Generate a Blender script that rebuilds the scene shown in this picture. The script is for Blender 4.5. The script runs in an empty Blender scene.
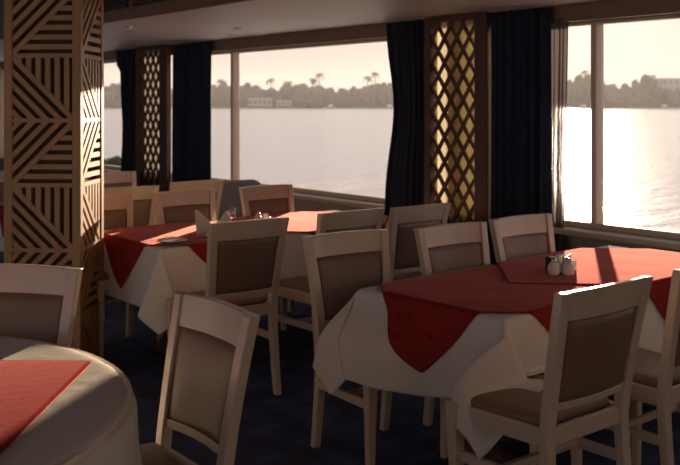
import bpy, bmesh, math, random
import numpy as np
from mathutils import Vector, Matrix
from mathutils.bvhtree import BVHTree
R = math.radians
random.seed(7); np.random.seed(7)
scn = bpy.context.scene
C = scn.collection

# ------------------------------------------------------------------ camera
HX, HY = .62, math.sqrt(1 - .62 ** 2)            # heading in plan: x = towards the windows, y = along them
cd = bpy.data.cameras.new('camera'); cam = bpy.data.objects.new('camera', cd); C.objects.link(cam)
cam.location = (0, 0, 1.59)
cam.rotation_euler = (R(90), 0, -math.asin(HX))
cd.sensor_width = 36; cd.lens = 950 / 680 * 36
cd.shift_y = -(232.5 - 104) / 680
cd.clip_start = .05; cd.clip_end = 6000
cd.dof.use_dof = True; cd.dof.focus_distance = 3.9; cd.dof.aperture_fstop = 4.5
scn.camera = cam
# ------------------------------------------------------------------ light
SUN_AZ = Vector((.786, .618, 0)).normalized(); SUN_EL = R(7.0)
TO_SUN = Vector((SUN_AZ.x * math.cos(SUN_EL), SUN_AZ.y * math.cos(SUN_EL), math.sin(SUN_EL)))
sl = bpy.data.lights.new('sun', 'SUN'); sl.energy = 17; sl.angle = R(.7); sl.color = (1, .74, .50)
so = bpy.data.objects.new('sun', sl); C.objects.link(so); so.rotation_euler = TO_SUN.to_track_quat('Z', 'Y').to_euler()
so.location = TO_SUN * 30
wd = bpy.data.worlds.new('evening_sky'); scn.world = wd; wd.use_nodes = True
nt = wd.node_tree; N = nt.nodes; L = nt.links
bg = N['Background']
tc = N.new('ShaderNodeTexCoord'); sx = N.new('ShaderNodeSeparateXYZ'); L.new(tc.outputs['Generated'], sx.inputs[0])
rmp = N.new('ShaderNodeValToRGB'); L.new(sx.outputs['Z'], rmp.inputs[0])
e = rmp.color_ramp.elements
e[0].position = 0; e[0].color = (.62, .53, .51, 1)
e[1].position = 1; e[1].color = (.28, .36, .52, 1)
q = e.new(.16); q.color = (.58, .515, .515, 1)
q = e.new(.42); q.color = (.52, .52, .58, 1)
dt = N.new('ShaderNodeVectorMath'); dt.operation = 'DOT_PRODUCT'; L.new(tc.outputs['Generated'], dt.inputs[0]); dt.inputs[1].default_value = TO_SUN
mx = N.new('ShaderNodeMath'); mx.operation = 'MAXIMUM'; L.new(dt.outputs['Value'], mx.inputs[0]); mx.inputs[1].default_value = 0
def glow(p, k, col, prev):
    a = N.new('ShaderNodeMath'); a.operation = 'POWER'; L.new(mx.outputs[0], a.inputs[0]); a.inputs[1].default_value = p
    b = N.new('ShaderNodeMix'); b.data_type = 'RGBA'; b.blend_type = 'ADD'; b.inputs[0].default_value = 1
    v = N.new('ShaderNodeVectorMath'); v.operation = 'SCALE'; v.inputs[0].default_value = tuple(k * c for c in col); L.new(a.outputs[0], v.inputs['Scale'])
    L.new(prev, b.inputs['A']); L.new(v.outputs[0], b.inputs['B']); return b.outputs['Result']
cl = N.new('ShaderNodeMapRange'); L.new(dt.outputs['Value'], cl.inputs[0]); cl.inputs[1].default_value = .35; cl.inputs[2].default_value = -.7; cl.inputs[3].default_value = 0; cl.inputs[4].default_value = .85
mc = N.new('ShaderNodeMix'); mc.data_type = 'RGBA'; L.new(cl.outputs[0], mc.inputs[0]); L.new(rmp.outputs[0], mc.inputs['A']); mc.inputs['B'].default_value = (.76, .77, .84, 1)
o_ = glow(16, .09, (1, .84, .58), mc.outputs['Result']); o_ = glow(120, .7, (1, .86, .6), o_)
L.new(o_, bg.inputs[0]); bg.inputs[1].default_value = 1.0
scn.view_settings.view_transform = 'Standard'; scn.view_settings.look = 'None'
scn.view_settings.exposure = 0; scn.view_settings.gamma = 1; scn.view_settings.use_curve_mapping = False
scn.cycles.max_bounces = 8; scn.cycles.diffuse_bounces = 5; scn.cycles.transparent_max_bounces = 16
scn.cycles.sample_clamp_indirect = 6

# ------------------------------------------------------------------ helpers
def mat(name, col, rough=.6, metal=0, spec=.5, bump=0, bscale=60, var=0, vscale=8, stretch=(1, 1, 1), sheen=0, coat=0, trans=0):
    m = bpy.data.materials.new(name); m.use_nodes = True; t = m.node_tree; n = t.nodes; l = t.links
    b = n['Principled BSDF']; b.inputs['Base Color'].default_value = (*col, 1); b.inputs['Roughness'].default_value = rough
    b.inputs['Metallic'].default_value = metal; b.inputs['Specular IOR Level'].default_value = spec
    b.inputs['Sheen Weight'].default_value = sheen; b.inputs['Coat Weight'].default_value = coat
    b.inputs['Transmission Weight'].default_value = trans
    if var or bump:
        c = n.new('ShaderNodeTexCoord'); mp = n.new('ShaderNodeMapping'); mp.inputs['Scale'].default_value = stretch; l.new(c.outputs['Object'], mp.inputs[0])
    if var:
        z = n.new('ShaderNodeTexNoise'); z.inputs['Scale'].default_value = vscale; z.inputs['Detail'].default_value = 5; l.new(mp.outputs[0], z.inputs[0])
        mr = n.new('ShaderNodeMapRange'); mr.inputs[1].default_value = .3; mr.inputs[2].default_value = .7; mr.inputs[3].default_value = 1 - var; mr.inputs[4].default_value = 1 + var; l.new(z.outputs[0], mr.inputs[0])
        v = n.new('ShaderNodeVectorMath'); v.operation = 'SCALE'; v.inputs[0].default_value = col; l.new(mr.outputs[0], v.inputs['Scale']); l.new(v.outputs[0], b.inputs['Base Color'])
    if bump:
        z = n.new('ShaderNodeTexNoise'); z.inputs['Scale'].default_value = bscale; z.inputs['Detail'].default_value = 3; l.new(mp.outputs[0], z.inputs[0])
        bp = n.new('ShaderNodeBump'); bp.inputs['Strength'].default_value = bump; bp.inputs['Distance'].default_value = .01; l.new(z.outputs[0], bp.inputs['Height']); l.new(bp.outputs[0], b.inputs['Normal'])
    return m
def sheer_mat(name, col, through):
    m = bpy.data.materials.new(name); m.use_nodes = True; t = m.node_tree; n = t.nodes; l = t.links
    n.remove(n['Principled BSDF']); d = n.new('ShaderNodeBsdfDiffuse'); d.inputs[0].default_value = (*col, 1)
    r = n.new('ShaderNodeBsdfTranslucent'); r.inputs[0].default_value = (*col, 1)
    k = n.new('ShaderNodeMixShader'); k.inputs[0].default_value = .6; l.new(d.outputs[0], k.inputs[1]); l.new(r.outputs[0], k.inputs[2])
    tr = n.new('ShaderNodeBsdfTransparent'); j = n.new('ShaderNodeMixShader'); j.inputs[0].default_value = through; l.new(k.outputs[0], j.inputs[1]); l.new(tr.outputs[0], j.inputs[2])
    l.new(j.outputs[0], n['Material Output'].inputs[0]); return m
def glass_mat(name, refl=.06, tint=(.97, .97, .97)):
    m = bpy.data.materials.new(name); m.use_nodes = True; t = m.node_tree; n = t.nodes; l = t.links
    n.remove(n['Principled BSDF']); tr = n.new('ShaderNodeBsdfTransparent'); tr.inputs[0].default_value = (*tint, 1)
    g = n.new('ShaderNodeBsdfGlossy'); g.inputs['Roughness'].default_value = .02
    f = n.new('ShaderNodeLayerWeight'); f.inputs[0].default_value = .5; k = n.new('ShaderNodeMixShader')
    p = n.new('ShaderNodeMath'); p.operation = 'POWER'; l.new(f.outputs['Facing'], p.inputs[0]); p.inputs[1].default_value = 4 if refl else 1.6
    q = n.new('ShaderNodeMath'); q.operation = 'MULTIPLY_ADD'; l.new(p.outputs[0], q.inputs[0]); q.inputs[1].default_value = .5; q.inputs[2].default_value = .02 if refl else .16; l.new(q.outputs[0], k.inputs[0])
    l.new(tr.outputs[0], k.inputs[1]); l.new(g.outputs[0], k.inputs[2]); l.new(k.outputs[0], n['Material Output'].inputs[0]); return m
def link(name, bm, m=None, parent=None, smooth=False, bevel=0, seg=2, sub=0, solid=0):
    me = bpy.data.meshes.new(name); bmesh.ops.recalc_face_normals(bm, faces=bm.faces[:]); bm.to_mesh(me); bm.free()
    o = bpy.data.objects.new(name, me); C.objects.link(o)
    if m: me.materials.append(m)
    if smooth:
        for p in me.polygons: p.use_smooth = True
    if solid: s = o.modifiers.new('s', 'SOLIDIFY'); s.thickness = solid; s.offset = 0
    if sub: s = o.modifiers.new('u', 'SUBSURF'); s.levels = sub; s.render_levels = sub
    if bevel:
        s = o.modifiers.new('b', 'BEVEL'); s.width = bevel; s.segments = seg; s.limit_method = 'ANGLE'; s.angle_limit = R(35); s.harden_normals = False
        for p in me.polygons: p.use_smooth = True
        try: me.set_sharp_from_angle(angle=R(35))
        except Exception: pass
    if parent: o.parent = parent
    return o
def box(bm, x0, x1, y0, y1, z0, z1, M=None):
    v = [bm.verts.new(p) for p in ((x0, y0, z0), (x1, y0, z0), (x1, y1, z0), (x0, y1, z0), (x0, y0, z1), (x1, y0, z1), (x1, y1, z1), (x0, y1, z1))]
    for f in ((0, 3, 2, 1), (4, 5, 6, 7), (0, 1, 5, 4), (1, 2, 6, 5), (2, 3, 7, 6), (3, 0, 4, 7)): bm.faces.new([v[i] for i in f])
    if M: bmesh.ops.transform(bm, matrix=M, verts=v)
    return v
def loft(bm, rings, closed=True, caps=True):
    V = [[bm.verts.new(p) for p in r] for r in rings]; n = len(rings[0])
    for a, b in zip(V, V[1:]):
        for i in range(n if closed else n - 1): bm.faces.new((a[i], a[(i + 1) % n], b[(i + 1) % n], b[i]))
    if caps: bm.faces.new(V[0][::-1]); bm.faces.new(V[-1])
    return V
def rect(cx, cy, z, hx, hy): return [(cx - hx, cy - hy, z), (cx + hx, cy - hy, z), (cx + hx, cy + hy, z), (cx - hx, cy + hy, z)]
def lathe(prof, n=24, c=(0, 0, 0)):
    bm = bmesh.new(); loft(bm, [[(c[0] + r * math.cos(2 * math.pi * i / n), c[1] + r * math.sin(2 * math.pi * i / n), c[2] + z) for i in range(n)] for r, z in prof]); return bm
def tag(o, label, cat, group=None, kind=None):
    o['label'] = label; o['category'] = cat
    if group: o['group'] = group
    if kind: o['kind'] = kind
    return o
def struct(name, bm, m, **k):
    par = k.pop('parent', None); o = link(name, bm, m, par, **k); o['kind'] = 'structure'; return o
def thing(name, loc, rz, label, cat, group=None):
    o = bpy.data.objects.new(name, None); C.objects.link(o); o.location = loc; o.rotation_euler = (0, 0, rz); o.empty_display_size = .1
    return tag(o, label, cat, group)
def dup(root, loc, rz, label, group=None, scale=None):
    r = root.copy(); C.objects.link(r); r.location = loc; r.rotation_euler = (0, 0, rz); r['label'] = label
    if scale: r.scale = scale
    if group: r['group'] = group
    for ch in list(root.children):
        c = ch.copy(); C.objects.link(c); c.parent = r
        for g in ch.children:
            d = g.copy(); C.objects.link(d); d.parent = c
    return r

# ------------------------------------------------------------------ materials
M_wood = mat('cream_lacquered_wood', (.60, .475, .38), .32, var=.06, vscale=5, stretch=(1, 1, .3), bump=.02, bscale=40, coat=.15)
M_pad = mat('brown_vinyl', (.21, .135, .092), .45, bump=.06, bscale=220, var=.05)
M_grey = mat('grey_upholstery', (.16, .16, .165), .7, bump=.1, bscale=200)
M_col = mat('golden_oak', (.42, .235, .11), .5, var=.16, vscale=9, stretch=(1, 1, .15), bump=.05, bscale=60)
M_core = mat('dark_column_core', (.05, .025, .014), .7)
M_brown = mat('dark_brown_wood', (.085, .034, .018), .4, var=.2, vscale=10, stretch=(1, 1, .1))
M_linen = mat('white_linen', (.70, .66, .62), .85, bump=.35, bscale=11, var=.03, spec=0)
M_curt = mat('navy_curtain_fabric', (.010, .017, .038), .9, sheen=.05)
M_ceil = mat('off_white_ceiling_panel', (.66, .62, .62), .5)
M_trim = mat('walnut_trim', (.20, .13, .09), .45, var=.1)
M_frame = mat('beige_window_frame', (.58, .48, .37), .4)
M_wall = mat('taupe_wall_panel', (.42, .35, .29), .5, var=.05)
M_white = mat('white_glazed_china', (.75, .72, .68), .2)
M_metal = mat('polished_steel', (.6, .6, .62), .22, metal=1)
M_dark = mat('black_plastic', (.02, .02, .02), .4)
M_glass = glass_mat('clear_glass'); M_tumbler = glass_mat('drinking_glass', None)
M_sheer = sheer_mat('cream_sheer_fabric', (.70, .64, .50), .12)
M_sheer_unlit = sheer_mat('cream_sheer_unlit_grey', (.42, .39, .36), .08)  # shaded copy of the cream sheer: missing sun put into a greyer colour
M_voile = sheer_mat('grey_voile', (.27, .245, .255), .07)
def red_mat():
    m = mat('red_damask', (.45, .07, .06), .9, bump=.06, bscale=25, spec=0, sheen=.85); t = m.node_tree; n = t.nodes; l = t.links
    c = n.new('ShaderNodeTexCoord'); v = n.new('ShaderNodeTexVoronoi'); v.inputs['Scale'].default_value = 16; v.inputs['Randomness'].default_value = .25; l.new(c.outputs['Object'], v.inputs[0])
    n['Principled BSDF'].inputs['Sheen Tint'].default_value = (1, .42, .40, 1); n['Principled BSDF'].inputs['Sheen Roughness'].default_value = .2
    r = n.new('ShaderNodeValToRGB'); r.color_ramp.elements[0].position = .16; r.color_ramp.elements[0].color = (.19, .019, .018, 1); r.color_ramp.elements[1].position = .22; r.color_ramp.elements[1].color = (.28, .030, .026, 1)
    l.new(v.outputs['Distance'], r.inputs[0]); l.new(r.outputs[0], n['Principled BSDF'].inputs['Base Color']); return m
M_red = red_mat()
def carpet():
    m = mat('navy_carpet', (.012, .018, .04), .95); t = m.node_tree; n = t.nodes; l = t.links
    c = n.new('ShaderNodeTexCoord'); z = n.new('ShaderNodeTexNoise'); z.inputs['Scale'].default_value = 5; z.inputs['Detail'].default_value = 6; l.new(c.outputs['Object'], z.inputs[0])
    r = n.new('ShaderNodeValToRGB'); r.color_ramp.elements[0].position = .42; r.color_ramp.elements[0].color = (.026, .034, .072, 1); r.color_ramp.elements[1].position = .62; r.color_ramp.elements[1].color = (.05, .078, .18, 1)
    l.new(z.outputs[0], r.inputs[0]); l.new(r.outputs[0], n['Principled BSDF'].inputs['Base Color'])
    k = n.new('ShaderNodeTexNoise'); k.inputs['Scale'].default_value = 500; l.new(c.outputs['Object'], k.inputs[0]); b = n.new('ShaderNodeBump'); b.inputs['Strength'].default_value = .4; b.inputs['Distance'].default_value = .004; l.new(k.outputs[0], b.inputs['Height']); l.new(b.outputs[0], n['Principled BSDF'].inputs['Normal'])
    return m
def water():
    m = bpy.data.materials.new('river_water'); m.use_nodes = True; t = m.node_tree; n = t.nodes; l = t.links; b = n['Principled BSDF']
    b.inputs['Base Color'].default_value = (.58, .55, .55, 1); b.inputs['Roughness'].default_value = .18; b.inputs['IOR'].default_value = 1.33
    c = n.new('ShaderNodeTexCoord'); mp = n.new('ShaderNodeMapping'); mp.inputs['Rotation'].default_value = (0, 0, R(-38)); mp.inputs['Scale'].default_value = (.35, 1, 1); l.new(c.outputs['Object'], mp.inputs[0])
    z = n.new('ShaderNodeTexNoise'); z.inputs['Scale'].default_value = 1.3; z.inputs['Detail'].default_value = 5; z.inputs['Roughness'].default_value = .6; l.new(mp.outputs[0], z.inputs[0])
    y = n.new('ShaderNodeTexNoise'); y.inputs['Scale'].default_value = .12; y.inputs['Detail'].default_value = 3; l.new(mp.outputs[0], y.inputs[0])
    a = n.new('ShaderNodeMath'); a.operation = 'ADD'; l.new(z.outputs[0], a.inputs[0]); l.new(y.outputs[0], a.inputs[1])
    p = n.new('ShaderNodeBump'); p.inputs['Strength'].default_value = .5; p.inputs['Distance'].default_value = .25; l.new(a.outputs[0], p.inputs['Height']); l.new(p.outputs[0], b.inputs['Normal'])
    return m

# ------------------------------------------------------------------ the setting
WX = 5.15; SILL = .80; HEAD = 2.13; CZ = 2.25; Y0, Y1 = -6.0, 15.0; XL = -6.0
bm = bmesh.new(); box(bm, XL - .1, WX + .12, Y0, Y1, -.1, 0); struct('floor', bm, carpet())
bm = bmesh.new(); box(bm, 3.25, WX + .15, Y0, Y1, CZ, CZ + .55)          # lower soffit along the windows
struct('ceiling', bm, M_ceil)
bm = bmesh.new(); box(bm, XL - .1, 3.25, Y0, Y1, 2.68, 2.8); struct('ceiling', bm, M_ceil)
bm = bmesh.new(); box(bm, 3.225, 3.262, Y0, Y1, CZ - .012, CZ + .07); struct('trim_1', bm, M_trim, bevel=.004)
bm = bmesh.new(); box(bm, 3.235, 3.25, Y0, Y1, CZ + .07, 2.68); struct('trim_2', bm, M_trim)
# window wall
bm = bmesh.new(); box(bm, WX, WX + .1, Y0, Y1, 0, SILL - .02); struct('wall_right', bm, M_wall)
bm = bmesh.new()
for a, b, z in ((Y0, 4.66, HEAD), (4.66, 5.42, 2.215), (5.42, 9.45, HEAD), (9.45, 10.5, 2.215), (10.5, Y1, HEAD)): box(bm, WX, WX + .1, a, b, z, CZ)
struct('wall_right', bm, M_trim)
bm = bmesh.new(); box(bm, WX - .07, WX, Y0, 4.68, HEAD + .005, CZ); struct('trim_3', bm, M_trim, bevel=.006)
bm = bmesh.new(); box(bm, WX - .07, WX, 5.40, 9.5, HEAD + .005, CZ); struct('trim_4', bm, M_trim, bevel=.006)
bm = bmesh.new(); box(bm, WX - .07, WX, 10.4, Y1, HEAD + .005, CZ); struct('trim_5', bm, M_trim, bevel=.006)
bm = bmesh.new(); box(bm, WX - .11, WX + .02, Y0, Y1, SILL - .075, SILL - .035); struct('trim_6', bm, M_frame, bevel=.01)
bm = bmesh.new(); box(bm, WX - .03, WX, Y0, Y1, .52, .56); struct('trim_7', bm, M_trim, bevel=.005)
bm = bmesh.new(); box(bm, WX - .02, WX, Y0, Y1, 0, .1); struct('baseboard_right', bm, M_trim, bevel=.004)
def window(n, ya, yb, mull, head=HEAD):
    bm = bmesh.new(); box(bm, WX + .01, WX + .08, ya, yb, SILL - .035, SILL + .01)
    box(bm, WX + .01, WX + .08, ya, yb, head - .02, head + .02)
    for y in (ya, yb): box(bm, WX + .01, WX + .08, y - .03, y + .03, SILL, head)
    f = struct('window_%d' % n, bm, M_frame, bevel=.006)
    for y in mull:
        bm = bmesh.new(); box(bm, WX - .005, WX + .085, y - .022, y + .022, SILL, head); struct('mullion', bm, M_frame, parent=f, bevel=.008)
    ys = [ya] + list(mull) + [yb]
    for a, b in zip(ys, ys[1:]):
        bm = bmesh.new(); box(bm, WX + .045, WX + .051, a + .02, b - .02, SILL, head - .01); struct('glass_pane', bm, M_glass, parent=f)
window(1, 1.05, 4.50, [3.845]); window(2, 5.62, 9.30, [8.30]); window(3, 4.70, 5.38, [], 2.2); window(4, 9.55, 10.4, [], 2.2)
window(5, 10.6, Y1 - .1, [12.9]); window(6, Y0 + .1, -.35, [-3.2])
bm = bmesh.new(); box(bm, WX, WX + .1, -.35, 1.05, SILL - .02, HEAD); struct('wall_right', bm, M_wall)
# port side of the saloon, behind the camera: unseen window band, openings enlarged to let in fill light
bm = bmesh.new(); box(bm, XL - .1, XL, Y0, Y1, 0, .6); box(bm, XL - .1, XL, Y0, Y1, 2.35, 2.7)
for y in (Y0, 0, 6, 12): box(bm, XL - .1, XL, y, y + .3, SILL, HEAD)
struct('wall_left', bm, M_wall)
bm = bmesh.new(); box(bm, XL, WX + .1, Y1, Y1 + .1, 0, 2.7); struct('wall_front', bm, M_wall)
bm = bmesh.new(); box(bm, XL, WX + .1, Y0 - .1, Y0, 0, 2.7); struct('wall_back', bm, M_wall)
# ceiling fittings
bm = lathe([(.0, 0), (.035, 0), (.035, -.008), (.012, -.012), (.010, -.035), (.022, -.038), (.022, -.042), (.0, -.044)], 16)
s = link('fire_sprinkler', bm, M_metal, smooth=True); s.location = (3.57, 7.40, CZ); tag(s, 'small metal fire sprinkler hanging from the pale soffit above the windows', 'sprinkler')
t = thing('ceiling_spotlight', (4.42, 7.02, CZ), 0, 'round recessed spotlight in the soffit above the left window', 'ceiling light')
link('trim_ring', lathe([(.028, -.001), (.045, -.001), (.045, -.008), (.03, -.01)], 24), M_metal, t, smooth=True)
link('lens', lathe([(0, -.001), (.028, -.001), (.028, -.004), (0, -.005)], 24), M_white, t)
bm = bmesh.new(); box(bm, 3.6, 5.1, 7.62, 7.65, CZ - .006, CZ + .001); struct('trim_8', bm, M_ceil)
for k, (a, b) in enumerate(((3.9, 4.6), (4.7, 5.6), (5.7, 6.6), (6.7, 7.6), (7.7, 8.6))):
    v = thing('air_vent', (3.235, (a + b) / 2, 2.42), 0, 'dark slatted air vent in the bulkhead above the soffit edge, %s' % ('rightmost of the row', 'second from the right', 'middle one of the row', 'second from the left', 'leftmost, beside the carved column')[k], 'vent', 'air vents in the bulkhead')
    h = (b - a) / 2; bm = bmesh.new(); box(bm, -.012, 0, -h, h, -.09, .09); link('backing', bm, M_dark, v)
    bm = bmesh.new()
    for i in range(6): box(bm, -.028, -.010, -h, h, -.08 + i * .03, -.068 + i * .03)
    link('slats', bm, M_brown, v)

# ------------------------------------------------------------------ lattice columns by the windows
def lattice(X, ya, yb, label, wide, zt=2.245):
    o = thing('lattice_panel', (X, (ya + yb) / 2, 0), 0, label, 'lattice screen', 'lattice screens between the windows')
    h = (yb - ya) / 2; fl, fr = wide              # stile widths at low-y and high-y ends
    bm = bmesh.new()
    box(bm, -.03, .03, -h, -h + fl, 0, zt); box(bm, -.03, .03, h - fr, h, 0, zt)
    box(bm, -.03, .03, -h + fl, h - fr, zt - .045, zt); box(bm, -.03, .03, -h + fl, h - fr, 0, .12)
    link('frame', bm, M_brown, o, bevel=.004)
    y0, y1, z0, z1 = -h + fl, h - fr, .12, zt - .045
    P, Q = .130, .185; bm = bmesh.new(); s_ = Q / P
    for sg in (1, -1):
        k = -40
        while k < 60:
            c = z0 + k * Q + (0 if sg > 0 else .02); k += 1        # z = c + sg*s*(y-y0)
            pts = []
            ya_, yb_ = y0, y1
            za, zb = c, c + sg * s_ * (y1 - y0)
            lo, hi = 0., 1.
            d = zb - za
            t0, t1 = (z0 - za) / d, (z1 - za) / d
            if t0 > t1: t0, t1 = t1, t0
            lo, hi = max(lo, t0), min(hi, t1)
            if hi - lo < .02: continue
            A = Vector((0, ya_ + (yb_ - ya_) * lo, za + d * lo)); B = Vector((0, ya_ + (yb_ - ya_) * hi, za + d * hi))
            dv = (B - A).normalized(); nn = Vector((0, -dv.z, dv.y)) * .0125; xo = .006 * sg
            r = [[(xo + sx_ * .009, *(p + nn * sn)[1:]) for sx_, sn in ((-1, -1), (1, -1), (1, 1), (-1, 1))] for p in (A, B)]
            loft(bm, r)
    link('diamond_lattice', bm, M_brown, o)
    return o
lattice(5.02, 4.645, 5.28, 'tall brown wooden screen with open diamond lattice between the two nearest windows', (.115, .06))
lattice(5.02, 9.40, 10.16, 'tall brown diamond lattice screen farther off between the distant windows, left of the spotlight', (.17, .11))

def curtain(name, X, ya, yb, z0, z1, folds, amp, m, label, cat, edge=None, seed=0, edge0=None):
    rnd = random.Random(seed); ph = [rnd.uniform(0, 6.28) for _ in range(4)]; bm = bmesh.new(); nu, nv = folds * 14, 26; rows = []
    for j in range(nv + 1):
        z = z0 + (z1 - z0) * j / nv; f = j / nv; r = []
        for i in range(nu + 1):
            u = i / nu; a_ = ya + (edge0(z) if edge0 else 0); b_ = yb + (edge(z) if edge else 0)
            y = a_ + (b_ - a_) * (u + .012 * math.sin(6.28 * folds * u * .5 + ph[0]))
            w_ = 6.2832 * folds * u + .5 * math.sin(ph[1] + 3 * f) + .8 * math.sin(6.28 * u + ph[2])
            x = X + amp * (math.sin(w_) * (.75 + .25 * math.sin(5 * u + ph[3])) + .25 * math.sin(2.3 * w_ + ph[1] + 2 * f)) * (.65 + .35 * (1 - f))
            r.append((x, y, z))
        rows.append(r)
    loft(bm, rows, closed=False, caps=False)
    o = link(name, bm, m, smooth=True, solid=.003); return tag(o, label, cat, 'window curtains')
def bulge(z): return -.10 * math.exp(-((z - 1.55) / .42) ** 2) + (.06 if z < .9 else 0) * 0
curtain('curtain', 5.02, 5.30, 5.76, .03, 2.235, 5, .030, M_curt, 'dark navy curtain gathered on the left of the nearest lattice screen', 'curtain', edge=bulge, seed=1)
curtain('curtain', 5.02, 4.10, 4.63, .03, 2.235, 6, .034, M_curt, 'dark navy curtain hanging between the nearest lattice screen and the grey voile', 'curtain', seed=2)
curtain('curtain', 5.02, 8.50, 9.28, .03, 2.235, 8, .036, M_curt, 'dark navy curtain at the left end of the middle window, right of the far lattice', 'curtain', seed=3)
curtain('curtain', 5.02, 10.20, 10.62, .03, 2.235, 5, .034, M_curt, 'dark navy curtain left of the far lattice screen, beside the carved column', 'curtain', edge=lambda z: -.06 * math.exp(-((z - 1.3) / .4) ** 2) + .1 * (z > 2), seed=4)
curtain('voile_curtain', 5.085, 4.00, 4.15, .03, 2.16, 4, .022, M_voile, 'thin grey voile gathered beside the right window', 'curtain', seed=5, edge0=lambda z: .05 * (1 - z / 2.2) - .0)
sc = curtain('sheer_curtain', 5.105, 4.66, 5.40, .03, 2.23, 3, .024, M_sheer, 'cream sheer fabric glowing behind the nearest diamond lattice', 'curtain', seed=16)
def layer(y0_, y1_, par, seed):
    o = curtain('fabric_layer', 5.075, y0_, y1_, .03, 2.2, 2, .010, M_sheer, '', '', seed=seed)
    for k in ('label', 'category', 'group'): del o[k]
    o.parent = par
layer(4.83, 5.10, sc, 3); layer(4.98, 5.12, sc, 4)
curtain('sheer_curtain', 5.105, 9.5, 10.44, .03, 2.23, 4, .022, M_sheer_unlit, 'cream sheer fabric glowing behind the far diamond lattice', 'curtain', seed=7)

# ------------------------------------------------------------------ carved column
def cam2w(x, d): return Vector((HY * x + HX * d, -HX * x + HY * d, 0))
CR = .05
colr = thing('carved_column', cam2w(-1.502, 5.49), 0, 'square wooden column clad in slatted geometric fretwork at the left', 'column')
ex = cam2w(1, -CR).normalized(); ey = cam2w(CR, 1).normalized()            # face directions: right, away
Mc = Matrix(((ex.x, ey.x, 0, 0), (ex.y, ey.y, 0, 0), (0, 0, 1, 0), (0, 0, 0, 1)))
S_ = .445; HT = 2.68
bm = bmesh.new(); box(bm, -S_ + .03, -.03, .03, S_ - .03, 0, HT, Mc); link('core', bm, M_core, colr)
def clip_band(poly, n, a, b):
    """keep the part of 2-D poly with a <= p.n <= b"""
    for nn, lim in ((n, b), ((-n[0], -n[1]), -a)):
        out = []
        for i in range(len(poly)):
            p, q_ = poly[i], poly[(i + 1) % len(poly)]
            dp = p[0] * nn[0] + p[1] * nn[1] - lim; dq = q_[0] * nn[0] + q_[1] * nn[1] - lim
            if dp <= 0: out.append(p)
            if dp * dq < 0: t_ = dp / (dp - dq); out.append((p[0] + (q_[0] - p[0]) * t_, p[1] + (q_[1] - p[1]) * t_))
        poly = out
        if len(poly) < 3: return []
    return poly
def extr(bm, poly, y0, y1):
    if len(poly) < 3: return []
    a = [bm.verts.new((p[0], y0, p[1])) for p in poly]; b = [bm.verts.new((p[0], y1, p[1])) for p in poly]; n = len(a)
    bm.faces.new(a); bm.faces.new(b[::-1])
    for i in range(n): bm.faces.new((a[i], b[i], b[(i + 1) % n], a[(i + 1) % n]))
    return a + b
def fret_face(name, M, st0, st1):
    """one face in local x (0..S_), z; slats stand out from the core"""
    bm = bmesh.new(); PZ = .376; r2 = math.sqrt(.5)
    zb = 1.59 - (55.5 - 104) / 950 * 5.5           # a band height read off the photo
    z = zb
    while z > .0: z -= PZ
    k = round((zb - z) / PZ)
    x0, x1 = st0, S_ - st1; w = .030; pitch = .056
    while z < HT:
        za, zc = z + .011, z + PZ - .011
        if zc > .02 and za < HT:
            za_, zc_ = max(za, .0), min(zc, HT)
            sq = [(x0, za), (x1, za), (x1, zc), (x0, zc)]; H_ = zc - za; W_ = x1 - x0
            ln = math.hypot(W_, H_)
            up = (k % 2 == 1)       # counted down from the band: below it "\" modules
            if not up:              # "/" diagonal: upper-left parallel slats, lower-right horizontals
                n = (-H_ / ln, W_ / ln); c0 = x0 * n[0] + za * n[1]
                tri = clip_band(sq, n, c0 - 9, c0 - .0165)
                P_ = [clip_band(sq, n, c0 + i * pitch - .015, c0 + i * pitch + .015) for i in range(0, 7)]
                P_ += [clip_band(tri, (0, 1), za + (i + .45) * pitch, za + (i + .45) * pitch + w) for i in range(0, 8)]
            else:                   # "\" diagonal: lower-left parallel slats, upper-right verticals
                n = (-H_ / ln, -W_ / ln); c0 = x0 * n[0] + zc * n[1]
                tri = clip_band(sq, n, c0 - 9, c0 - .0165)
                P_ = [clip_band(sq, n, c0 + i * pitch - .015, c0 + i * pitch + .015) for i in range(0, 7)]
                P_ += [clip_band(tri, (1, 0), x0 + (i + .45) * pitch, x0 + (i + .45) * pitch + w) for i in range(0, 8)]
            for p in P_:
                p = clip_band(p, (0, 1), za_, zc_) if len(p) > 2 else p
                extr(bm, p, .001, .028)
        if -.005 < z < HT: extr(bm, [(x0, max(z - .0125, 0)), (x1, max(z - .0125, 0)), (x1, z + .0125), (x0, z + .0125)], 0, .029)
        z += PZ; k -= 1
    bmesh.ops.transform(bm, matrix=M, verts=bm.verts[:])
    link(name, bm, M_col, colr)
front = Mc @ Matrix.Translation((-S_, 0, 0)); T = Matrix.Translation
def face_m(k):   # each face turned about the column's centre
    c = T((-S_ / 2, S_ / 2, 0)); return Mc @ c @ Matrix.Rotation(R(90 * k), 4, 'Z') @ T((-S_ / 2, -S_ / 2, 0))
for k in range(4): fret_face('fretwork_panel', face_m(k), .045, .045)
for (cx_, cy_) in ((-S_, 0), (0, 0), (0, S_), (-S_, S_)):
    bm = bmesh.new(); sx_ = 1 if cx_ < 0 else -1; sy_ = 1 if cy_ == 0 else -1
    xs = sorted((cx_ - sx_ * .004, cx_ + sx_ * .046)); ys = sorted((cy_ - sy_ * .004, cy_ + sy_ * .046))
    box(bm, xs[0], xs[1], ys[0], ys[1], 0, HT, Mc); link('corner_post', bm, M_col, colr, bevel=.004)

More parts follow.
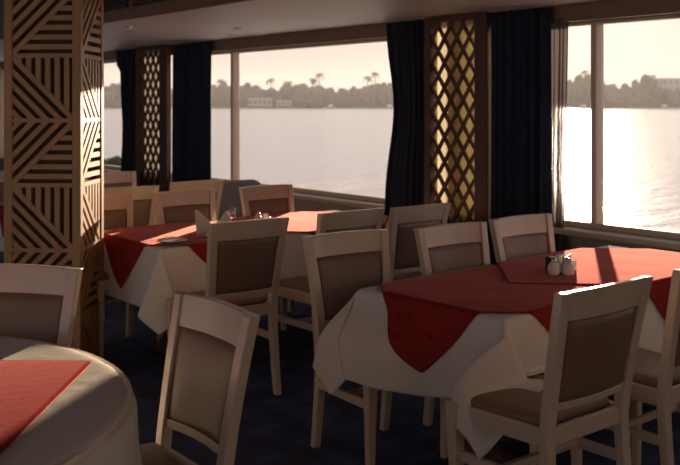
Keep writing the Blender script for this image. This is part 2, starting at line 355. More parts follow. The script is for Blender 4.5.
# ------------------------------------------------------------------ chairs (front = +y)
def yb(z):
    if z < .47: return -.205 - .045 * ((.47 - z) / .47) ** 1.5
    return -.205 - .085 * ((z - .47) / .5) ** 1.25
def hw(z): return .192 + .004 * (1 - z / .5) if z < .5 else .192 + .024 * ((z - .5) / .47) ** 1.6
def plan(u): return -.020 * (1 - u * u)
def slab(bm, z0, z1, inset, th, nz=6, nu=14, puff=0, arch=0):
    rings = []
    for i in range(nu + 1):
        u = -1 + 2 * i / nu; r0, r1 = [], []
        for j in range(nz + 1):
            z = z0 + (z1 - z0) * j / nz; zz = z + (arch * (1 - u * u) * (j / nz)); x = u * (hw(z) - inset); y = yb(z) + plan(u)
            pf = puff * max(0, 1 - abs(u) ** 6) * max(0, 1 - abs(2 * j / nz - 1) ** 6)
            r0.append((x, y - th / 2 - pf, zz)); r1.append((x, y + th / 2 + pf, zz))
        rings.append(r0 + r1[::-1])
    loft(bm, rings)
def make_chair(label, group):
    t = thing('dining_chair', (0, 0, 0), 0, label, 'chair', group)
    for s in (-1, 1):
        bm = bmesh.new(); zs = [0, .12, .25, .38, .47, .55, .65, .75, .85, .93, .972]
        loft(bm, [rect(s * (hw(z) + .004), yb(z), z, .022 - .005 * max(0, .4 - z) / .4, .019) for z in zs]); link('back_post', bm, M_wood, t, bevel=.004)
        bm = bmesh.new(); loft(bm, [rect(s * .207, .19, 0, .015, .015), rect(s * .211, .196, .25, .020, .020), rect(s * .213, .2, .44, .025, .025), rect(s * .213, .2, .50, .025, .025)]); link('leg', bm, M_wood, t, bevel=.004)
        bm = bmesh.new(); loft(bm, [[(s * .206 + a, y, .285 + b + c) for a, b in ((-.010, 0), (.010, 0), (.010, .038), (-.010, .038))] for y, c in ((-.21, 0), (.19, 0))]); link('stretcher', bm, M_wood, t, bevel=.003)
    bm = bmesh.new(); box(bm, -.2, .2, -.02, .005, .292, .318); link('stretcher', bm, M_wood, t, bevel=.003)
    bm = bmesh.new(); box(bm, -.19, .19, .193, .213, .435, .497); box(bm, -.185, .185, -.215, -.193, .435, .497)
    for s in (-1, 1): loft(bm, [[(s * w_ + a, y, z) for a, z in ((-.011, .435), (.011, .435), (.011, .497), (-.011, .497))] for w_, y in ((.197, -.19), (.211, .18))])
    link('seat_frame', bm, M_wood, t, bevel=.003)
    bm = bmesh.new()
    def sr(z, g): 
        out = []
        for px, py, a0 in ((.205, .205, 0), (-.205, .205, 90), (-.182, -.172, 180), (.182, -.172, 270)):
            for k in range(5):
                a = R(a0 + k * 22.5); r = .03; out.append(((px - math.copysign(r, px)) + (r + g) * math.cos(a), (py - math.copysign(r, py)) + (r + g) * math.sin(a), z))
        return out
    loft(bm, [sr(.485, -.004), sr(.498, .006), sr(.512, .006), sr(.522, -.004), sr(.528, -.03)]); link('seat_cushion', bm, M_pad, t, smooth=True)
    bm = bmesh.new(); slab(bm, .872, .972, .004, .024, arch=.004); link('top_rail', bm, M_wood, t, bevel=.004)
    bm = bmesh.new(); slab(bm, .582, .874, .016, .014, puff=.009, nz=10); link('back_pad', bm, M_pad, t, smooth=True)
    bm = bmesh.new(); slab(bm, .560, .586, .012, .022, nz=2); link('lower_rail', bm, M_wood, t, bevel=.003)
    return t
PI = math.pi
def put(x, ytop, facing, label, group, rz=0, chair=[None]):
    """facing +1: sitter looks to +y; x, ytop = middle of the top rail"""
    base = (0 if facing > 0 else PI) + R(rz); off = .285
    loc = (x + off * -math.sin(base), ytop + off * math.cos(base), 0)
    if chair[0] is None:
        chair[0] = make_chair(label, group); chair[0].location = loc; chair[0].rotation_euler = (0, 0, base); return chair[0]
    return dup(chair[0], loc, base, label, group)
G1, G2, G3, G4 = 'chairs around the right-hand table', 'chairs around the middle table', 'chairs around the round table', 'chairs around the far table'

put(3.415, 2.0, 1, 'cream dining chair cut by the right edge of the photo, beside the nearest chair', G1, 0)
put(2.845, 3.55, -1, 'cream dining chair at the left corner behind the right table, nearest of its row', G1, -4)
put(3.457, 3.455, -1, 'cream dining chair in the middle of the row behind the right table', G1, -1)
put(4.015, 3.475, -1, 'cream dining chair nearest the right window in the row behind the right table', G1, 0)
put(2.755, 4.265, 1, 'cream dining chair at the near left of the middle table, its back towards the viewer', G2, -2)
put(3.467, 4.28, 1, 'cream dining chair half hidden behind the chair at the left corner of the right table', G2, 1)
put(3.985, 4.25, 1, 'cream dining chair before the dark curtain and lattice, right end of middle table', G2, 1)
put(2.69, 6.02, -1, 'cream dining chair partly hidden by the carved column behind the middle table', G2, 0)
put(3.32, 5.98, -1, 'cream dining chair behind the middle table, directly behind the folded napkin', G2, 0)
put(4.01, 5.97, -1, 'cream dining chair behind the middle table, closest to its window', G2, 3)
put(3.15, 6.52, 1, 'cream dining chair of the far table, top rail just right of the carved column', G4, 0)
put(3.83, 6.70, 1, 'cream dining chair of the far table in front of the navy curtain', G4, 0)
put(3.70, 8.02, -1, 'cream dining chair farthest off, beyond the far table next to the carved column', G4, 0)
put(2.93, 8.75, -1, 'cream dining chair just visible at the left edge beyond the carved column', G4, 0)
put(1.29, 2.54, 1, 'cream dining chair in the foreground drawn up to the right of the round table', G3, 0).rotation_euler = (0, 0, 0)
c9 = bpy.data.objects['dining_chair.%03d' % 14]; c9.scale = (.94, 1, 1)
c9.rotation_euler = (0, 0, R(90)); c9.location = (1.52 - .285, 2.555, 0)
a16 = math.atan2(-.64, -.77) - PI / 2
put(1.25, 3.56, 1, 'cream dining chair behind the round table, cut by the left edge', G3, 0)
c16 = bpy.data.objects['dining_chair.%03d' % 15]
c16.rotation_euler = (0, 0, a16); c16.location = (1.29 + .285 * -math.sin(a16), 3.585 + .285 * math.cos(a16), 0)
put(2.735, 1.995, 1, 'cream dining chair seen from behind, nearest of all to the right table', G1, 1).scale = (1.08, 1, 1)
# the fully upholstered chair by the window
g = thing('upholstered_chair', (4.28, 7.0, 0), 0, 'grey fully upholstered chair between two cream chairs under the window mullion', 'chair')
bm = bmesh.new(); loft(bm, [[(x, -.22 - .05 * (z - .45) + th, z) for x, z in ((-.2, .45), (.2, .45), (.215, .85), (.19, .93), (.12, .955), (-.12, .955), (-.19, .93), (-.215, .85))] for th in (-.03, .03)])
link('backrest', bm, M_grey, g, bevel=.02, seg=3)
bm = bmesh.new(); box(bm, -.22, .22, -.2, .22, .40, .5); link('seat', bm, M_grey, g, bevel=.03, seg=3)
for sx_ in (-.18, .18):
    for sy_ in (-.18, .18): bm = bmesh.new(); loft(bm, [rect(sx_, sy_, 0, .014, .014), rect(sx_, sy_, .41, .02, .02)]); link('leg', bm, M_brown, g)

# ------------------------------------------------------------------ cloth draping (position based, numpy)
def drape(cx, cy, w, h, rot, top, collide, step=.03, steps=150, iters=9, seed=0, noise=.002):
    nx, ny = int(round(w / step)) + 1, int(round(h / step)) + 1; rs = np.random.RandomState(seed)
    gx, gy = np.meshgrid(np.linspace(-w / 2, w / 2, nx), np.linspace(-h / 2, h / 2, ny)); c, s = math.cos(rot), math.sin(rot)
    P = np.stack([cx + c * gx - s * gy, cy + s * gx + c * gy, np.full_like(gx, top + .004)], -1); P += rs.normal(0, noise, P.shape) * (1, 1, .5)
    V = P.copy(); dx, dy = w / (nx - 1), h / (ny - 1); dd = math.hypot(dx, dy)
    def sat(A, B, L0, k):
        d = B - A; n = np.sqrt((d * d).sum(-1, keepdims=True)) + 1e-9; m = d * ((n - L0) / n * .5 * k); A += m; B -= m
    def con():
        for o in (0, 1):
            n = (nx - o) // 2 * 2; a = P[:, o:o + n:2]; b = P[:, o + 1:o + n:2]; k = min(a.shape[1], b.shape[1]); sat(a[:, :k], b[:, :k], dx, 1)
            a = P[o::2]; b = P[o + 1::2]; k = min(len(a), len(b)); sat(a[:k], b[:k], dy, 1)
        for o in (0, 1):
            A = P[o:-1:2]; B = P[o + 1::2]; k = min(len(A), len(B)); A, B = A[:k], B[:k]
            sat(A[:, :-1:2][:, :(nx // 2)], B[:, 1::2][:, :A[:, :-1:2].shape[1]], dd, .35); sat(B[:, :-1:2], A[:, 1::2][:, :B[:, :-1:2].shape[1]], dd, .35)
            sat(A[:, 1:-1:2], B[:, 2::2][:, :A[:, 1:-1:2].shape[1]], dd, .35); sat(B[:, 1:-1:2], A[:, 2::2][:, :B[:, 1:-1:2].shape[1]], dd, .35)
        for o in range(0, 4, 1):
            if o < 2:
                a = P[:, o::4]; b = P[:, o + 2::4]; k = min(a.shape[1], b.shape[1]); sat(a[:, :k], b[:, :k], 2 * dx, .12)
                a = P[o::4]; b = P[o + 2::4]; k = min(len(a), len(b)); sat(a[:k], b[:k], 2 * dy, .12)
            else:
                a = P[:, o::4]; b = P[:, o + 2::4]; k = min(a.shape[1], b.shape[1]); sat(a[:, :k], b[:, :k], 2 * dx, .12)
                a = P[o::4]; b = P[o + 2::4]; k = min(len(a), len(b)); sat(a[:k], b[:k], 2 * dy, .12)
    for t_ in range(steps):
        vel = (P - V) * .94; V = P.copy(); P += vel; P[..., 2] -= 9.8 / 3600
        for _ in range(iters):
            con(); on = collide(P)
        V[on] = P[on]
    return P
def drape_map(x0, x1, y0, y1, over, top, folds, seed):
    """where a point of a cloth spread over the table edge comes to rest; folds = plan direction of each corner's fold"""
    rnd = random.Random(seed); ph = [rnd.uniform(0, 6.28) for _ in range(8)]; er = .008
    def D(x, y, g=0.):
        ax = x - x1 if x > x1 else x0 - x if x < x0 else 0; ay = y - y1 if y > y1 else y0 - y if y < y0 else 0
        sx_ = 1 if x > x1 else -1; sy_ = 1 if y > y1 else -1; cx, cy = min(max(x, x0), x1), min(max(y, y0), y1)
        if ax == 0 and ay == 0:
            w_ = .0012 * math.sin(9 * x + 4 * y + ph[0]) * math.sin(7 * y - 3 * x + ph[1]); return Vector((x, y, top + g + abs(w_)))
        if ax and ay:
            th = math.atan2(ay, ax); rr = math.hypot(ax, ay) * (1 - .09 * math.sin(2 * th) ** 2); az = Vector(folds[(0 if sx_ < 0 else 1) + (0 if sy_ < 0 else 2)]).normalized(); lat = Vector((-az.y, az.x))
            k = R(14.3); phi = 4 * th * (1 if sx_ * sy_ > 0 else -1)      # loop on the sphere of directions
            if sx_ * sy_ > 0: phi = -phi
            a_ = R(8.5) * (1 - math.cos(phi)); b_ = R(18.5) * math.sin(phi)
            # start on the x-side panel and end on the y-side panel
            side = Vector((sx_, 0)) - Vector((0, sy_)); b_ *= -1 if lat.dot(side) * math.sin(abs(phi) * .5 + 1e-6) * (1 if phi >= 0 else -1) < 0 else 1
            h = az * math.tan(a_) + lat * math.tan(b_); d = Vector((h.x, h.y, -1)).normalized()
            p = Vector((cx + sx_ * .003, cy + sy_ * .003, top)) + d * rr; p.x += (az.x * .6 + sx_ * .5) * g; p.y += (az.y * .6 + sy_ * .5) * g; return p
        e_ = ax or ay; t = (cy - y0) / (y1 - y0) if ax else (cx - x0) / (x1 - x0); L_ = (y1 - y0) if ax else (x1 - x0)
        win = min(1, t * L_ / .18) * min(1, (1 - t) * L_ / .18); win = win * win * (3 - 2 * win); q = min(1, e_ / over)
        s_ = t * L_; i = (0 if ax else 2)
        wv = (.016 + .014 * math.sin(11 * s_ + ph[i]) + .008 * math.sin(23 * s_ + ph[i + 1])) * q ** 1.3 * win
        z = top - e_ + .5 * wv * q; out = .003 + g + wv
        if e_ < er * 1.5: out *= (e_ / (er * 1.5)); z = top + g - e_ * .5 if e_ < er else z
        return Vector((cx + (sx_ * out if ax else 0), cy + (sy_ * out if ay else 0), z))
    return D
def lay(D, cx, cy, w, h, rot, g=0., step=.02, seats=(), backs=(), pivot=(0, 0), turn=0.):
    ct, st = math.cos(turn), math.sin(turn)
    nx, ny = int(round(w / step)) + 1, int(round(h / step)) + 1; P = np.zeros((ny, nx, 3)); c, s = math.cos(rot), math.sin(rot)
    for j in range(ny):
        for i in range(nx):
            u, v = -w / 2 + w * i / (nx - 1), -h / 2 + h * j / (ny - 1); p = D(cx + c * u - s * v, cy + s * u + c * v, g); qx, qy = p.x - pivot[0], p.y - pivot[1]; p.x = pivot[0] + ct * qx - st * qy; p.y = pivot[1] + st * qx + ct * qy
            for (a0, a1, b0, b1, sz, reach) in seats:          # cloth slides off the near side of a seat or settles on top of it
                if p.x < a0 + reach and b0 - .34 < p.y < b1 + .1:
                    wz = min(1, max(0, (TOP - p.z) / (TOP - sz))) ; wz = wz * wz * (3 - 2 * wz); wy = min(1, max(0, (p.y - b0 + .34) / .34)) * min(1, max(0, (b1 + .1 - p.y) / .1)); wy = wy * wy * (3 - 2 * wy)
                    lim_ = a0 - .010 - g + .07 * (min(p.x, a0 + .2) - (a0 + .2)); p.x += (min(p.x, lim_) - p.x) * wz * wy
                elif a0 < p.x < a1 and b0 < p.y < b1 and p.z < sz:
                    dz = sz - p.z; p.y += -.25 * dz if b0 < 2.3 else 0; p.z = sz + .004 + g
            for (a0, a1, lim) in backs:
                if a0 < p.x < a1 and p.y > lim: p.y = lim
            P[j, i] = p
    return P
def round_col(cx, cy, r, top, m=.006, seats=()):
    def f(P):
        x, y, z = P[..., 0], P[..., 1], P[..., 2]; dx, dy = x - cx, y - cy; d = np.sqrt(dx * dx + dy * dy) + 1e-9
        side = r + m - d; ins = (side > 0) & (z < top + m); up = ins & (top + m - z < np.maximum(side, .004)); z[up] = top + m
        sd = ins & ~up & (z > .3); k = (r + m) / d; x[sd] = (cx + dx * k)[sd]; y[sd] = (cy + dy * k)[sd]; np.maximum(z, .004, out=z)
        for (sx0, sx1, sy0, sy1) in seats:
            i = (x > sx0) & (x < sx1) & (y > sy0) & (y < sy1) & (z < .538); z[i] = .538
        return up | (np.abs(z - top - m) < 1e-6)
    return f
def cloth_obj(name, P, m, under=None, gap=.004, centre=None, sub=1, solid=.002, mask=None):
    ny, nx = P.shape[:2]; me = bpy.data.meshes.new(name)
    if under is not None:
        for j in range(ny):
            for i in range(nx):
                p = Vector(P[j, i]); loc, nrm, idx, dist = under.find_nearest(p)
                if loc is None or dist > .06: continue
                if nrm.dot(Vector((p.x - centre[0], p.y - centre[1], .6)) if p.z < .74 else Vector((0, 0, 1))) < 0: nrm = -nrm
                if (p - loc).dot(nrm) < gap: p = loc + nrm * gap; P[j, i] = p
    idx = np.arange(ny * nx).reshape(ny, nx)
    F = np.stack([idx[:-1, :-1], idx[:-1, 1:], idx[1:, 1:], idx[1:, :-1]], -1).reshape(-1, 4)
    if mask is not None:
        keep = mask[:-1, :-1].reshape(-1); F = F[keep]
        used = np.unique(F); remap = -np.ones(ny * nx, int); remap[used] = np.arange(len(used)); V_ = P.reshape(-1, 3)[used]; F = remap[F]
    else: V_ = P.reshape(-1, 3)
    me.from_pydata(V_.tolist(), [], F.tolist()); me.materials.append(m); me.update()
    for p in me.polygons: p.use_smooth = True
    o = bpy.data.objects.new(name, me); C.objects.link(o)
    if sub: s = o.modifiers.new('u', 'SUBSURF'); s.levels = sub; s.render_levels = sub
    s = o.modifiers.new('s', 'SOLIDIFY'); s.thickness = solid; s.offset = 1 if name != 'tablecloth' else 0
    return o, BVHTree.FromPolygons(V_.tolist(), F.tolist())
TOP = .755
def rect_table(x0, x1, y0, y1, label, group='rectangular tables', turn=0.):
    t = thing('dining_table', ((x0 + x1) / 2, (y0 + y1) / 2, 0), turn, label, 'table', group); a, b = (x1 - x0) / 2 - .006, (y1 - y0) / 2 - .006
    bm = bmesh.new(); box(bm, -a, a, -b, b, TOP - .03, TOP - .002); link('tabletop', bm, M_wood, t, bevel=.004)
    bm = bmesh.new(); box(bm, -a + .12, a - .12, -b + .1, b - .1, TOP - .1, TOP - .03); link('apron', bm, M_wood, t)
    for sx_ in (-1, 1):
        bm = bmesh.new(); loft(bm, [rect(sx_ * (a - .35), 0, 0, .04, .25), rect(sx_ * (a - .35), 0, .05, .035, .22), rect(sx_ * (a - .35), 0, .1, .03, .05), rect(sx_ * (a - .35), 0, .66, .03, .05)]); link('pedestal', bm, M_brown, t, bevel=.004)
    return t
def set_table(x0, x1, y0, y1, over, labels, reds, seats=(), backs=(), step=.022, rot=.004, seed=1, folds=((-.35, -1), (1, -1), (-1, -.1), (1, 1)), turn=0., twist=0.):
    rect_table(x0, x1, y0, y1, labels[0], turn=turn); pv = ((x0 + x1) / 2, (y0 + y1) / 2); D = drape_map(x0, x1, y0, y1, over, TOP + .003, folds, seed)
    P = lay(D, (x0 + x1) / 2, (y0 + y1) / 2, x1 - x0 + 2 * over, y1 - y0 + 2 * over, rot, 0, step, seats, backs, pv, turn)
    o, bv = cloth_obj('tablecloth', P, M_linen); tag(o, labels[1], 'tablecloth', 'white tablecloths')
    for k, (cx, cy, hd, lab) in enumerate(reds):
        Q = lay(D, cx, cy, hd * math.sqrt(2), hd * math.sqrt(2), PI / 4 + .012 * (-1) ** k + (twist if k == 0 else 0), .006 + .005 * k, step, seats, backs, pv, turn)
        r, b2 = cloth_obj('overlay_cloth', Q, M_red); tag(r, lab, 'cloth', 'red overlay cloths')
sz = .530
set_table(2.74, 4.74, 2.53, 3.37, .36,
    ('rectangular dining table under a white cloth at the right by the window', 'white cloth hanging in pointed folds over the right-hand table'),
    [(3.25, 2.96, .78, 'red cloth laid cornerwise on the left half of the right table, its tip hanging'), (4.08, 2.95, .78, 'sunlit red cloth laid cornerwise on the window end of the right table')],
    seats=[(2.492, 3.0, 2.0, 2.52, sz, .24), (3.17, 3.66, 2.0, 2.54, sz, -.2), (2.566, 3.05, 3.02, 3.5, sz, .3)], turn=R(3.2), twist=.085,
    backs=[(2.75, 3.15, 3.42), (3.16, 3.75, 3.39), (3.72, 4.3, 3.41)], seed=3)
set_table(2.56, 4.60, 4.90, 5.88, .37,
    ('rectangular dining table under a white cloth in the middle, by the left window', 'white cloth draped over the middle table beside the carved column'),
    [(3.04, 5.38, .78, 'red cloth laid cornerwise on the left half of the middle table, beneath the napkin'), (3.95, 5.38, .80, 'red cloth laid cornerwise on the window half of the middle table')], seed=4, folds=((-.6, -1), (1, -1), (-1, .5), (1, 1)))
set_table(2.62, 4.6, 7.22, 8.05, .36,
    ('rectangular dining table under a white cloth at the back, mostly hidden by chairs', 'white cloth on the far table, showing left of the carved column'),
    [(3.15, 7.62, .78, 'red cloth on the far table glimpsed left of the carved column'), (4.05, 7.62, .78, 'red cloth on the far table glimpsed beneath the navy curtain')], step=.04, seed=5)
# round table
RC = (.40, 2.93); RR = .935
t = thing('round_table', (*RC, 0), 0, 'round dining table under a white cloth in the lower left corner', 'table')
link('tabletop', lathe([(0, TOP - .03), (RR - .01, TOP - .03), (RR - .006, TOP - .015), (RR - .01, TOP - .002), (0, TOP - .002)], 64), M_wood, t)
link('pedestal', lathe([(0, 0), (.3, 0), (.3, .03), (.06, .07), (.05, .6), (.12, TOP - .03), (0, TOP - .03)], 32), M_brown, t)
P = drape(*RC, 2 * RR + 1.16, 2 * RR + 1.16, .5, TOP, round_col(*RC, RR, TOP, .004), .034, 170, seed=11)
n_ = P.shape[0]; ii, jj = np.meshgrid(np.linspace(-1, 1, n_), np.linspace(-1, 1, n_)); 
o, bv = cloth_obj('tablecloth', P, M_linen, mask=(ii ** 2 + jj ** 2) < 1.0); tag(o, 'white cloth falling in folds over the round table, lower left', 'tablecloth', 'white tablecloths')
u_ = Vector((-.78, .63)).normalized(); cR = Vector((1.265, 2.875)); sd_ = 1.2; v_ = Vector((-u_.y, u_.x)); v_ = v_ if v_.x < 0 and v_.y < 0 else -v_
cc = cR + (u_ + v_) * sd_ / 2
Q = drape(cc.x, cc.y, sd_, sd_, math.atan2(u_.y, u_.x), TOP + .01, round_col(*RC, RR, TOP + .006, .006), .036, 40, seed=12)
r, _ = cloth_obj('overlay_cloth', Q, M_red, bv, .005, RC); tag(r, 'red cloth centred on the round table, partly outside the frame', 'cloth', 'red overlay cloths')

# ------------------------------------------------------------------ things on the tables
ZT = .771
def shaker(x, y, lab, name, z=ZT, sc=1):
    t = thing(name, (x, y, z), 0, lab, 'shaker'); t.scale = (sc,) * 3
    link('body', lathe([(0, 0), (.022, 0), (.029, .012), (.031, .03), (.026, .05), (.016, .062), (.014, .066), (0, .066)], 24), M_white, t, smooth=True)
    link('cap', lathe([(.0145, .064), (.016, .068), (.015, .078), (.008, .084), (0, .085)], 20), M_metal, t, smooth=True)
shaker(3.625, 2.935, 'white round salt shaker on the right table, left one of the pair', 'salt_shaker')
shaker(3.672, 2.885, 'white round pepper shaker on the right table, right one of the pair', 'pepper_shaker')
def sachet_tray(x, y, rz, lab, z=ZT):
    t = thing('sachet_holder', (x, y, z), rz, lab, 'sachet holder', 'sachet holders')
    bm = bmesh.new(); box(bm, -.05, .05, -.03, .03, 0, .006)
    for a in ((-.05, .05, -.03, -.026), (-.05, .05, .026, .03), (-.05, -.046, -.03, .03), (.046, .05, -.03, .03)): box(bm, *a, .004, .035)
    link('tray', bm, M_white, t, bevel=.002)
    for i in range(6):
        bm = bmesh.new(); box(bm, -.038, .034, -.0012, .0012, 0, .055); bmesh.ops.transform(bm, matrix=T((0, -.018 + i * .007, .006)) @ Matrix.Rotation(R(random.uniform(-14, 14)), 4, 'X') @ Matrix.Rotation(R(random.uniform(-5, 5)), 4, 'Y'), verts=bm.verts[:]); link('sachet', bm, (M_white, M_linen, M_sheer)[i % 3], t)
    return t
sachet_tray(3.75, 2.97, R(20), 'white tray of paper sachets behind the shakers on the right table').scale = (1.3,) * 3
t = thing('toothpick_pot', (3.655, 2.985, ZT), 0, 'small black pot standing behind the shakers on the right table', 'pot')
link('pot', lathe([(0, 0), (.018, 0), (.02, .03), (.021, .07), (.018, .07), (.017, .03), (0, .03)], 20), M_dark, t, smooth=True)
link('lid', lathe([(0, .068), (.022, .068), (.022, .078), (0, .08)], 20), M_dark, t)
# middle table: napkin, goblet, plate and cutlery, shakers
zt = ZT
def napkin(x, y, rz, lab):
    t = thing('folded_napkin', (x, y, zt), rz, lab, 'napkin'); t.scale = (1.2,) * 3
    for k, (dx, tip, lean, h) in enumerate(((-.035, -.07, -.02, .135), (.03, .02, .03, .125), (0, .03, -.03, .09))):
        bm = bmesh.new(); rows = []
        for j in range(9):
            f = j / 8; w_ = .062 * (1 - f) ** .8 + .002; r = []
            for i in range(9):
                u = -1 + i / 4; r.append((dx + tip * f + u * w_, .035 * (1 - u * u) * (1 - f) * (1 if k < 2 else -1) + lean * f * .6, h * f))
            rows.append(r)
        loft(bm, rows, closed=False, caps=False); link('fold', bm, M_linen, t, smooth=True, solid=.004)
napkin(3.06, 5.11, R(-38), 'white linen napkin folded into upright points on the middle table')
g = thing('wine_goblet', (3.17, 5.13, zt), 0, 'clear stemmed glass standing beside the folded napkin', 'glass')
link('bowl', lathe([(0, .075), (.012, .078), (.03, .095), (.037, .125), (.034, .165), (.0325, .165), (.0355, .125), (.028, .098), (0, .082)], 32), M_tumbler, g, smooth=True)
link('stem', lathe([(0, .0), (.034, .0), (.034, .003), (.006, .008), (.004, .04), (.006, .078), (0, .078)], 24), M_tumbler, g, smooth=True)
p = thing('dinner_plate', (2.71, 5.03, zt), 0, 'small steel dish near the front edge of the middle table', 'dish')
link('dish', lathe([(0, 0), (.055, 0), (.085, .012), (.088, .014), (.085, .016), (.055, .005), (0, .005)], 40), M_metal, p, smooth=True)
link('rim_band', lathe([(.083, .014), (.0875, .0135), (.0875, .0165), (.083, .0165)], 40), M_white, p, smooth=True)
def cutlery(name, x, y, rz, lab, z=zt, tilt=0):
    bm = bmesh.new()
    prof = [(-.10, .007), (-.06, .008), (-.02, .005), (.02, .004), (.04, .008), (.07, .011), (.095, .008), (.105, .003)] if name != 'fork' else [(-.10, .007), (-.06, .007), (0, .004), (.04, .004), (.055, .012), (.07, .013)]
    loft(bm, [[(a, -w_, -.001), (a, w_, -.001), (a, w_, .0015), (a, -w_, .0015)] for a, w_ in prof])
    if name == 'fork':
        for k in range(4): box(bm, .068, .105, -.0125 + k * .007, -.009 + k * .007, -.001, .0015)
    o = link(name, bm, M_metal, bevel=.0008); o.location = (x, y, z + .003); o.rotation_euler = (0, tilt, rz); tag(o, lab, 'cutlery', 'cutlery on the middle table')
cutlery('fork', 2.66, 5.16, R(20), 'steel fork left of the small dish on the middle table')
cutlery('knife', 2.84, 5.17, R(-50), 'steel knife lying between the dish and the napkin')
cutlery('spoon', 2.85, 5.00, R(-25), 'steel spoon right of the small dish near the table edge')
shaker(3.56, 5.40, 'white round shaker on the middle table beside the window-side sachets', 'salt_shaker', zt)
sachet_tray(3.66, 5.48, R(35), 'white tray of paper sachets on the middle table', zt)

# ------------------------------------------------------------------ river, far bank
WZ = -.9
bm = bmesh.new(); box(bm, 5.6, 1500, -1500, 2500, WZ - .5, WZ); o = link('river', bm, water()); o['kind'] = 'structure'; tag(o, 'wide pale river outside the windows', 'river', kind='structure')
BD = 560
M_bank = mat('bank_earth', (.10, .085, .05), .9, var=.3, vscale=.05)
M_leaf = mat('tree_foliage', (.045, .055, .025), .9, var=.3, vscale=.4); M_bark = mat('palm_trunk', (.12, .09, .06), .9)
M_plas = mat('pale_plaster', (.36, .34, .33), .8)
bm = bmesh.new()
rows = [[], [], []]
for i in range(60):
    x = -420 + i * 18; jit = 5 * math.sin(i * .9) + 3 * math.sin(i * 2.3)
    for k, (dd_, z) in enumerate(((jit, WZ - .2), (jit + 8, .6), (160, 1.2))): w_ = cam2w(x, BD - 4 + dd_); rows[k].append((w_.x, w_.y, z))
loft(bm, rows, closed=False, caps=False); o = link('river_bank', bm, M_bank, solid=.3); tag(o, 'low earthen far bank of the river', 'river bank', kind='structure')
def crown_mesh(seed, n=13):
    rnd = random.Random(seed); bm = bmesh.new()
    for k in range(n):
        a = rnd.uniform(0, 6.28); rr = rnd.uniform(0, 1) ** .6; c = Vector((math.cos(a) * rr * .75, math.sin(a) * rr * .75, .42 + rnd.uniform(-.28, .38) * (1 - rr * .5))); r = rnd.uniform(.22, .42)
        s = bmesh.ops.create_icosphere(bm, subdivisions=2, radius=r, matrix=T(c))
        for v in s['verts']: v.co += (v.co - c).normalized() * rnd.uniform(-.07, .09)
    me = bpy.data.meshes.new('crown'); bm.to_mesh(me); bm.free(); me.materials.append(M_leaf); return me
crowns = [crown_mesh(s) for s in range(5)]
bm = bmesh.new(); loft(bm, [[(r * math.cos(a), r * math.sin(a), z) for a in [i * PI / 3 for i in range(6)]] for r, z in ((.05, -.05), (.035, .4))]); trk = bpy.data.meshes.new('trunk'); bm.to_mesh(trk); bm.free(); trk.materials.append(M_bark)
# tree tops read along the skyline: (photo x, height above waterline in px)
sky = [(20, 19), (40, 21), (60, 18), (85, 20), (108, 22), (120, 18), (135, 18), (150, 20), (165, 19), (180, 20), (200, 22), (214, 26), (224, 23), (236, 22), (247, 24), (256, 18), (266, 17), (276, 20), (288, 23), (299, 22), (310, 20), (320, 20), (331, 18), (341, 19), (351, 21), (361, 21), (371, 22), (381, 21), (392, 23), (404, 22), (418, 21), (432, 22), (446, 20), (460, 22), (475, 21), (490, 20), (505, 22), (520, 20), (535, 21), (550, 22), (566, 24), (578, 34), (588, 32), (600, 24), (612, 23), (624, 24), (636, 28), (646, 30), (656, 26), (667, 22), (678, 22), (690, 24), (705, 22), (725, 22), (745, 22), (765, 24), (785, 21), (805, 23), (825, 22), (845, 24), (865, 21)]
rnd = random.Random(5)
def where(px, hp):
    for a, b, t_ in ((0, 95, 'screened by the carved column'), (95, 140, 'in the window strip beside the carved column'), (140, 208, 'screened by the far lattice and curtain'), (208, 236, 'left of the left window mullion'), (236, 262, 'above the low whitish building'),
                     (262, 300, 'behind the small pale house'), (300, 345, 'near the leaning palm pair'), (345, 400, 'beside the tallest palm'), (400, 560, 'screened by the nearest lattice and curtains'),
                     (560, 597, 'between voile and right mullion'), (597, 643, 'just right of the right mullion'), (643, 685, 'before the tall pale block'), (685, 999, 'past the right edge of the photo')):
        if a <= px < b: return ('taller' if hp >= 22 else 'lower') , t_
for k, (px, hp) in enumerate(sky):
    for row in range(2):
        d = BD + 4 + row * 26 + rnd.uniform(-3, 3); x = (px + row * 5 - 340) / 950 * d; w_ = cam2w(x, d); h = hp * d / 950 * rnd.uniform(.82, 1.0) * (1.06 if row else .8); wd_ = rnd.uniform(6.5, 9.5)
        t = thing('broadleaf_tree', (w_.x, w_.y, .3), rnd.uniform(0, 6), 'hazy %s %s tree %s' % (where(px, hp)[0], 'front-row' if row == 0 else 'back-row', where(px, hp)[1]), 'tree', '%s %s trees %s' % (where(px, hp)[0], 'front-row' if row == 0 else 'back-row', where(px, hp)[1]))
        t.scale = (wd_, wd_, h)
        for nm, me in (('crown', crowns[rnd.randrange(5)]), ('trunk', trk)): o = bpy.data.objects.new(nm, me); C.objects.link(o); o.parent = t
